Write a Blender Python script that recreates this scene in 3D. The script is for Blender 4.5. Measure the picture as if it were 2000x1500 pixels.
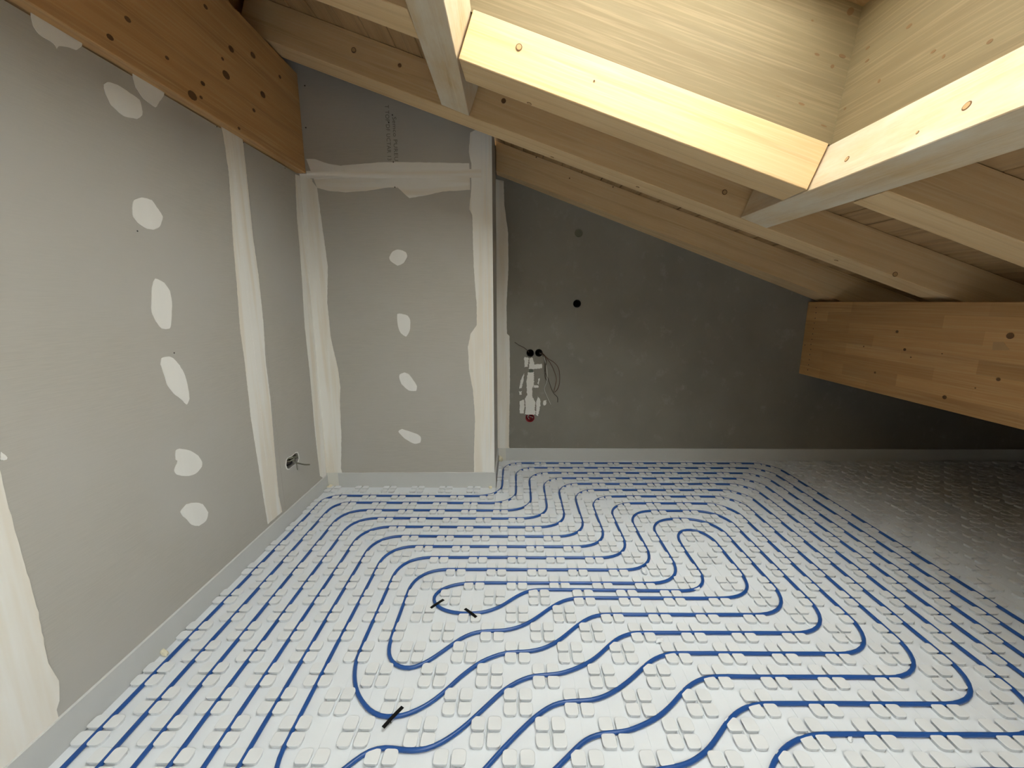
import bpy, bmesh, math, random
from mathutils import Vector, Matrix, noise
from mathutils.geometry import tessellate_polygon
random.seed(7)
S = bpy.context.scene
for o in list(bpy.data.objects):
    bpy.data.objects.remove(o)
COL = S.collection

# ---------------------------------------------------------------- camera, sky, sun, exposure
cam = bpy.data.cameras.new('camera')
cam.sensor_width = 36.0
cam.lens = 816.2 / 2000 * 36.0
cam.clip_start = 0.02
camo = bpy.data.objects.new('camera', cam)
COL.objects.link(camo)
camo.location = (0, 0, 1.315)
camo.rotation_euler = (math.pi/2 - 0.194, 0, 0.005)
S.camera = camo

W = bpy.data.worlds.new('sky')
S.world = W
W.use_nodes = True
bg = W.node_tree.nodes['Background']
bg.inputs[1].default_value = 11.0
# hazy sky: brighter towards the horizon, calmer at the zenith
wt = W.node_tree
tcw = wt.nodes.new('ShaderNodeTexCoord'); sxyz = wt.nodes.new('ShaderNodeSeparateXYZ'); rampw = wt.nodes.new('ShaderNodeValToRGB')
wt.links.new(tcw.outputs['Generated'], sxyz.inputs[0]); wt.links.new(sxyz.outputs['Z'], rampw.inputs['Fac'])
rampw.color_ramp.elements[0].position = 0.0; rampw.color_ramp.elements[0].color = (1.0, 0.965, 0.90, 1)
rampw.color_ramp.elements[1].position = 1.0; rampw.color_ramp.elements[1].color = (0.55, 0.54, 0.52, 1)
wt.links.new(rampw.outputs['Color'], bg.inputs[0])

sun = bpy.data.lights.new('sun', 'SUN')
sun.energy = 1.3
sun.angle = math.radians(40)
sun.color = (1.0, 0.97, 0.92)
suno = bpy.data.objects.new('sun', sun)
COL.objects.link(suno)
suno.rotation_euler = Vector((0.42, 0.72, -2.0)).to_track_quat('-Z', 'Y').to_euler()
suno.location = (-1, -2, 6)

vs = S.view_settings
S.display_settings.display_device = 'sRGB'
vs.view_transform = 'Standard'
vs.look = 'None'
vs.gamma = 1.0
vs.use_curve_mapping = False
vs.exposure = 0.58

# ---------------------------------------------------------------- main measures (metres)
XL, YR, YB, XS = -1.345, 2.815, 3.34, -0.138      # left wall, boxed-out wall, concrete wall, side of the box
XK, YREAR = 4.9, -3.4                              # knee wall under the eaves, wall behind the camera
M_, C_ = -0.3675, 2.1917                           # underside of the rafters: z = C_ + M_*x
H_ = 0.195                                         # rafter height (vertical)
def roof(x, h=0.0): return C_ + M_*x + h
def lat(i, j): return ((i-4.855)*0.1, (j+10.574)*0.1)   # stud grid of the floor boards -> metres

# ---------------------------------------------------------------- helpers
WORLD = {}
def link(o, parent=None, M=None):
    M = M or Matrix.Identity(4)
    COL.objects.link(o)
    if parent is not None:
        o.parent = parent
        o.matrix_parent_inverse = WORLD[parent.name].inverted()
    o.matrix_basis = M
    WORLD[o.name] = M
    return o
def obj(name, bm, mat, parent=None, M=None, smooth=False):
    me = bpy.data.meshes.new(name)
    bmesh.ops.recalc_face_normals(bm, faces=bm.faces)
    if smooth:
        for f in bm.faces: f.smooth = True
    bm.to_mesh(me); bm.free()
    if mat: me.materials.append(mat)
    return link(bpy.data.objects.new(name, me), parent, M)
def empty(name, loc=(0, 0, 0)):
    o = bpy.data.objects.new(name, None)
    o.empty_display_size = 0.1
    return link(o, None, Matrix.Translation(loc))
def tag(o, label=None, cat=None, group=None, kind=None):
    if label: o['label'] = label
    if cat: o['category'] = cat
    if group: o['group'] = group
    if kind: o['kind'] = kind
    return o
def add_box(bm, a, b, bevel=0.0):
    r = bmesh.ops.create_cube(bm, size=1.0)
    vs_ = r['verts']
    for v in vs_:
        v.co = Vector([(a[k]+b[k])/2 + v.co[k]*(b[k]-a[k]) for k in range(3)])
    if bevel:
        es = list({e for v in vs_ for e in v.link_edges})
        bmesh.ops.bevel(bm, geom=es, offset=bevel, segments=1, affect='EDGES', profile=0.5)
def box(a, b, bevel=0.0):
    bm = bmesh.new(); add_box(bm, a, b, bevel); return bm
def add_prism(bm, ring0, ring1):
    """closed solid between two matching rings of points"""
    v0 = [bm.verts.new(p) for p in ring0]; v1 = [bm.verts.new(p) for p in ring1]
    n = len(v0)
    if n > 6:
        for tri in tessellate_polygon([[Vector(p) for p in ring0]]):
            for vv in (v0, v1):
                try: bm.faces.new([vv[k] for k in tri])
                except ValueError: pass
    else:
        bm.faces.new(v0); bm.faces.new(v1)
    for k in range(n):
        bm.faces.new((v0[k], v0[(k+1) % n], v1[(k+1) % n], v1[k]))
def prism(r0, r1):
    bm = bmesh.new(); add_prism(bm, r0, r1); return bm
def add_tube(bm, pts, r, seg=8):
    pts = [Vector(p) for p in pts]
    rings = []
    up = None
    for k, p in enumerate(pts):
        t = (pts[min(k+1, len(pts)-1)] - pts[max(k-1, 0)]).normalized()
        if up is None:
            up = Vector((0, 0, 1)) if abs(t.z) < 0.9 else Vector((1, 0, 0))
        s = t.cross(up).normalized(); up = s.cross(t).normalized()
        rings.append([bm.verts.new(p + r*(math.cos(a)*s + math.sin(a)*up))
                      for a in [2*math.pi*q/seg for q in range(seg)]])
    for a, b in zip(rings[:-1], rings[1:]):
        for q in range(seg):
            bm.faces.new((a[q], a[(q+1) % seg], b[(q+1) % seg], b[q]))
    bm.faces.new(rings[0]); bm.faces.new(rings[-1])
def spline(pts, n=6):
    """Catmull-Rom through the points"""
    P = [Vector(p) for p in pts]; P = [2*P[0]-P[1]] + P + [2*P[-1]-P[-2]]
    out = []
    for k in range(1, len(P)-2):
        for q in range(n):
            t = q/n; a, b, c, d = P[k-1], P[k], P[k+1], P[k+2]
            out.append(0.5*((2*b) + (c-a)*t + (2*a-5*b+4*c-d)*t*t + (3*b-a-3*c+d)*t**3))
    out.append(P[-2])
    return out
def cut(o, cutters):
    """subtract the cutters from o for good"""
    for c in cutters:
        m = o.modifiers.new('cut', 'BOOLEAN'); m.operation = 'DIFFERENCE'; m.solver = 'EXACT'; m.object = c
    dg = bpy.context.evaluated_depsgraph_get(); dg.update()
    me = bpy.data.meshes.new_from_object(o.evaluated_get(dg))
    o.modifiers.clear(); o.data = me
    for c in cutters: bpy.data.objects.remove(c)

# ---------------------------------------------------------------- materials
def mat(name, rough=0.7, spec=0.3):
    m = bpy.data.materials.new(name); m.use_nodes = True
    nt = m.node_tree; p = nt.nodes['Principled BSDF']
    p.inputs['Roughness'].default_value = rough
    p.inputs['Specular IOR Level'].default_value = spec
    return m, nt, p
def N(nt, t, **kw):
    n = nt.nodes.new(t)
    for k, v in kw.items(): setattr(n, k, v)
    return n
def coords(nt, scale=(1, 1, 1), rand=True):
    tc = N(nt, 'ShaderNodeTexCoord'); mp = N(nt, 'ShaderNodeMapping')
    nt.links.new(tc.outputs['Object'], mp.inputs['Vector'])
    mp.inputs['Scale'].default_value = scale
    if rand:
        oi = N(nt, 'ShaderNodeObjectInfo'); mu = N(nt, 'ShaderNodeVectorMath', operation='MULTIPLY')
        nt.links.new(oi.outputs['Random'], mu.inputs[0]); mu.inputs[1].default_value = (17, 31, 23)
        nt.links.new(mu.outputs[0], mp.inputs['Location'])
    return mp.outputs['Vector']
def noise_tex(nt, vec, scale, detail=3, rough=0.55, dist=0.0):
    n = N(nt, 'ShaderNodeTexNoise'); nt.links.new(vec, n.inputs['Vector'])
    n.inputs['Scale'].default_value = scale; n.inputs['Detail'].default_value = detail
    n.inputs['Roughness'].default_value = rough; n.inputs['Distortion'].default_value = dist
    return n.outputs['Fac']
def ramp(nt, fac, stops):
    r = N(nt, 'ShaderNodeValToRGB'); nt.links.new(fac, r.inputs['Fac'])
    el = r.color_ramp.elements
    while len(el) < len(stops): el.new(0.5)
    for e, (p, c) in zip(el, stops):
        e.position = p; e.color = (c[0], c[1], c[2], 1)
    return r.outputs['Color']
def mix(nt, a, b, fac, mode='MIX'):
    m = N(nt, 'ShaderNodeMix', data_type='RGBA', blend_type=mode)
    if isinstance(fac, (int, float)): m.inputs[0].default_value = fac
    else: nt.links.new(fac, m.inputs[0])
    for s, v in ((6, a), (7, b)):
        if isinstance(v, tuple): m.inputs[s].default_value = (*v, 1)
        else: nt.links.new(v, m.inputs[s])
    return m.outputs[2]
def bump(nt, p, h, strength=0.2, dist=0.002):
    b = N(nt, 'ShaderNodeBump'); nt.links.new(h, b.inputs['Height'])
    b.inputs['Strength'].default_value = strength; b.inputs['Distance'].default_value = dist
    nt.links.new(b.outputs['Normal'], p.inputs['Normal'])
def sstep(nt, fac, lo, hi):
    m = N(nt, 'ShaderNodeMapRange'); m.clamp = True
    nt.links.new(fac, m.inputs[0]); m.inputs[1].default_value = lo; m.inputs[2].default_value = hi
    return m.outputs[0]

def wood(name, light, mid, dark, ring=6.0, weather=0.0, ring_amt=0.55, blocks=False):
    """softwood: the grain runs along the local x axis"""
    m, nt, p = mat(name, 0.62, 0.25)
    v = coords(nt, (0.22, 1, 1))
    w = N(nt, 'ShaderNodeTexWave', wave_type='RINGS', rings_direction='X', wave_profile='SAW')
    off = N(nt, 'ShaderNodeVectorMath', operation='ADD'); nt.links.new(v, off.inputs[0]); off.inputs[1].default_value = (0, 0.35, 0.22)
    nt.links.new(off.outputs[0], w.inputs['Vector'])
    w.inputs['Scale'].default_value = ring; w.inputs['Distortion'].default_value = 4.0
    w.inputs['Detail'].default_value = 2.0; w.inputs['Detail Scale'].default_value = 0.9
    v2 = coords(nt, (0.7, 9, 9))
    n1 = noise_tex(nt, v2, 1.6, 4, 0.6, 0.4)
    v3 = coords(nt, (3, 140, 140))
    n2 = noise_tex(nt, v3, 1.0, 2)
    base = ramp(nt, n1, [(0.28, mid), (0.62, light)])
    rings = ramp(nt, w.outputs['Fac'], [(0.0, light), (0.72, light), (0.95, dark), (1.0, mid)])
    c = mix(nt, base, rings, ring_amt, 'MULTIPLY')
    c = mix(nt, c, mid, sstep(nt, n2, 0.48, 0.75))
    if weather:
        n3 = noise_tex(nt, coords(nt, (1.2, 4, 4)), 2.2, 5, 0.65)
        c = mix(nt, c, (0.70, 0.635, 0.52), sstep(nt, n3, 0.52-0.25*weather, 0.72))
    if blocks:                                       # finger-jointed lamellas of slightly different tone
        tc = N(nt, 'ShaderNodeTexCoord'); sx = N(nt, 'ShaderNodeSeparateXYZ'); cx = N(nt, 'ShaderNodeCombineXYZ')
        nt.links.new(tc.outputs['Object'], sx.inputs[0]); nt.links.new(sx.outputs['X'], cx.inputs['X']); nt.links.new(sx.outputs['Z'], cx.inputs['Y'])
        br = N(nt, 'ShaderNodeTexBrick'); nt.links.new(cx.outputs[0], br.inputs['Vector'])
        br.inputs['Color1'].default_value = (0.80, 0.78, 0.75, 1); br.inputs['Color2'].default_value = (1.12, 1.14, 1.16, 1); br.inputs['Mortar'].default_value = (0.85, 0.82, 0.78, 1)
        br.inputs['Scale'].default_value = 1.0; br.inputs['Brick Width'].default_value = 0.42; br.inputs['Row Height'].default_value = 0.071
        br.inputs['Mortar Size'].default_value = 0.0004; br.inputs['Bias'].default_value = 0.0
        c = mix(nt, c, br.outputs['Color'], 0.75, 'MULTIPLY')
    nt.links.new(c, p.inputs['Base Color'])
    bump(nt, p, n2, 0.12, 0.001)
    return m
def plain(name, col, rough=0.7, spec=0.3, var=0.06, scale=8.0):
    m, nt, p = mat(name, rough, spec)
    n = noise_tex(nt, coords(nt), scale, 4)
    nt.links.new(ramp(nt, n, [(0.3, tuple(c*(1-var) for c in col)), (0.7, tuple(min(1, c*(1+var)) for c in col))]), p.inputs['Base Color'])
    return m

def board_mat():
    m, nt, p = mat('plasterboard', 0.85, 0.15)
    f = noise_tex(nt, coords(nt, (2, 2, 40), False), 7.0, 4, 0.6)
    b = noise_tex(nt, coords(nt, (1, 1, 1), False), 1.6, 3)
    c = mix(nt, ramp(nt, f, [(0.35, (0.425, 0.41, 0.375)), (0.65, (0.455, 0.44, 0.40))]),
            (0.455, 0.445, 0.42), sstep(nt, b, 0.4, 0.65))
    nt.links.new(c, p.inputs['Base Color']); bump(nt, p, f, 0.05, 0.0006)
    return m
def filler_mat(name='joint_filler', streak=True, base=(0.82, 0.815, 0.785), tape=(0.77, 0.73, 0.655), scale=(11, 11, 0.8)):
    m, nt, p = mat(name, 0.8, 0.2)
    n = noise_tex(nt, coords(nt, scale, False), 1.5, 3, 0.5)
    c = ramp(nt, n, [(0.45, base), (0.62, tape)]) if streak else ramp(nt, n, [(0.3, base), (0.7, tuple(k*0.96 for k in base))])
    nt.links.new(c, p.inputs['Base Color'])
    bump(nt, p, noise_tex(nt, coords(nt, tuple(6*k for k in scale), False), 2.0, 3), 0.1, 0.0008)
    return m
def concrete_mat():
    m, nt, p = mat('concrete', 0.75, 0.25)
    a = noise_tex(nt, coords(nt, (1, 1, 1), False), 1.3, 5, 0.6)
    b = noise_tex(nt, coords(nt, (5, 5, 4.0), False), 2.2, 6, 0.65)
    c = mix(nt, ramp(nt, a, [(0.3, (0.215, 0.206, 0.182)), (0.7, (0.275, 0.266, 0.237))]), (0.345, 0.335, 0.31), sstep(nt, b, 0.58, 0.85))
    n = noise_tex(nt, coords(nt, (1, 1, 1), False), 90, 2)
    nt.links.new(c, p.inputs['Base Color']); bump(nt, p, n, 0.08, 0.001)
    return m

MAT = dict(
 spruce = wood('spruce', (0.82, 0.655, 0.43), (0.75, 0.57, 0.34), (0.66, 0.47, 0.255), 5.0),
 weathered = wood('washed_spruce', (0.74, 0.60, 0.40), (0.68, 0.53, 0.33), (0.60, 0.44, 0.25), 4.0, weather=0.8),
 glulam = wood('glulam', (0.70, 0.475, 0.245), (0.60, 0.39, 0.185), (0.50, 0.305, 0.13), 3.0),
 lamella = wood('lamella_wood', (0.70, 0.475, 0.245), (0.60, 0.39, 0.185), (0.50, 0.305, 0.13), 2.0, blocks=True),
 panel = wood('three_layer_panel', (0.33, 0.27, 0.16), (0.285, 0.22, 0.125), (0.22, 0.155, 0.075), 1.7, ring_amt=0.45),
 deck = wood('roof_board', (0.58, 0.42, 0.24), (0.45, 0.31, 0.165), (0.33, 0.21, 0.10), 4.0, ring_amt=0.5),
 knot = plain('knot_wood', (0.15, 0.08, 0.035), 0.7),
 knot_light2 = plain('panel_knot', (0.20, 0.12, 0.055), 0.7),
 knot_light = plain('plug_wood', (0.50, 0.32, 0.15), 0.7),
 board = board_mat(), filler = filler_mat(), patch = filler_mat('patch_filler', False, base=(0.80, 0.80, 0.78)),
 hfiller = filler_mat('cross_filler', True, scale=(0.8, 11, 14)),
 concrete = concrete_mat(),
 eps = plain('white_foam_board', (0.69, 0.73, 0.775), 0.55, 0.35, 0.025, 5.0),
 knob = plain('white_foam_knob', (0.68, 0.71, 0.74), 0.55, 0.35, 0.03, 9.0),
 strip = plain('edge_strip_foam', (0.56, 0.575, 0.575), 0.6, 0.3, 0.03, 3.0),
 lap = plain('lapped_strip_foam', (0.66, 0.66, 0.62), 0.6, 0.3, 0.03, 5.0),
 foam = plain('yellow_foam', (0.74, 0.70, 0.55), 0.8, 0.2, 0.1, 30.0),
 pipe = plain('blue_pipe', (0.016, 0.078, 0.29), 0.32, 0.5, 0.05, 3.0),
 black = plain('black_plastic', (0.004, 0.004, 0.004), 0.6, 0.2),
 dark = plain('dark_cavity', (0.02, 0.02, 0.018), 0.8, 0.1),
 wire = plain('bare_grey_wire', (0.07, 0.05, 0.035), 0.5), wire_red = plain('brown_wire', (0.11, 0.055, 0.03), 0.5),
 wire_white = plain('white_wire', (0.6, 0.6, 0.57), 0.5), cable = plain('grey_cable', (0.17, 0.17, 0.13), 0.5),
 green = plain('green_wire', (0.03, 0.10, 0.06), 0.5), red = plain('red_plastic', (0.35, 0.02, 0.03), 0.5),
 metal = plain('screw_steel', (0.02, 0.018, 0.015), 0.5), ink = plain('printed_ink', (0.17, 0.165, 0.14), 0.9, 0.1),
 floor = plain('screed', (0.11, 0.105, 0.095)), plaster = plain('plaster', (0.30, 0.285, 0.26)),
 frame = wood('window_frame', (0.5, 0.35, 0.18), (0.42, 0.28, 0.13), (0.3, 0.18, 0.08)),
)
gm = bpy.data.materials.new('glass'); gm.use_nodes = True
nt = gm.node_tree; nt.nodes.clear()
go = N(nt, 'ShaderNodeOutputMaterial'); gx = N(nt, 'ShaderNodeMixShader'); gt = N(nt, 'ShaderNodeBsdfTransparent'); gg = N(nt, 'ShaderNodeBsdfGlossy')
gg.inputs['Roughness'].default_value = 0.02; gx.inputs[0].default_value = 0.06
gt.inputs[0].default_value = (0.96, 0.98, 0.97, 1)
nt.links.new(gt.outputs[0], gx.inputs[1]); nt.links.new(gg.outputs[0], gx.inputs[2]); nt.links.new(gx.outputs[0], go.inputs[0])
MAT['glass'] = gm

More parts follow.
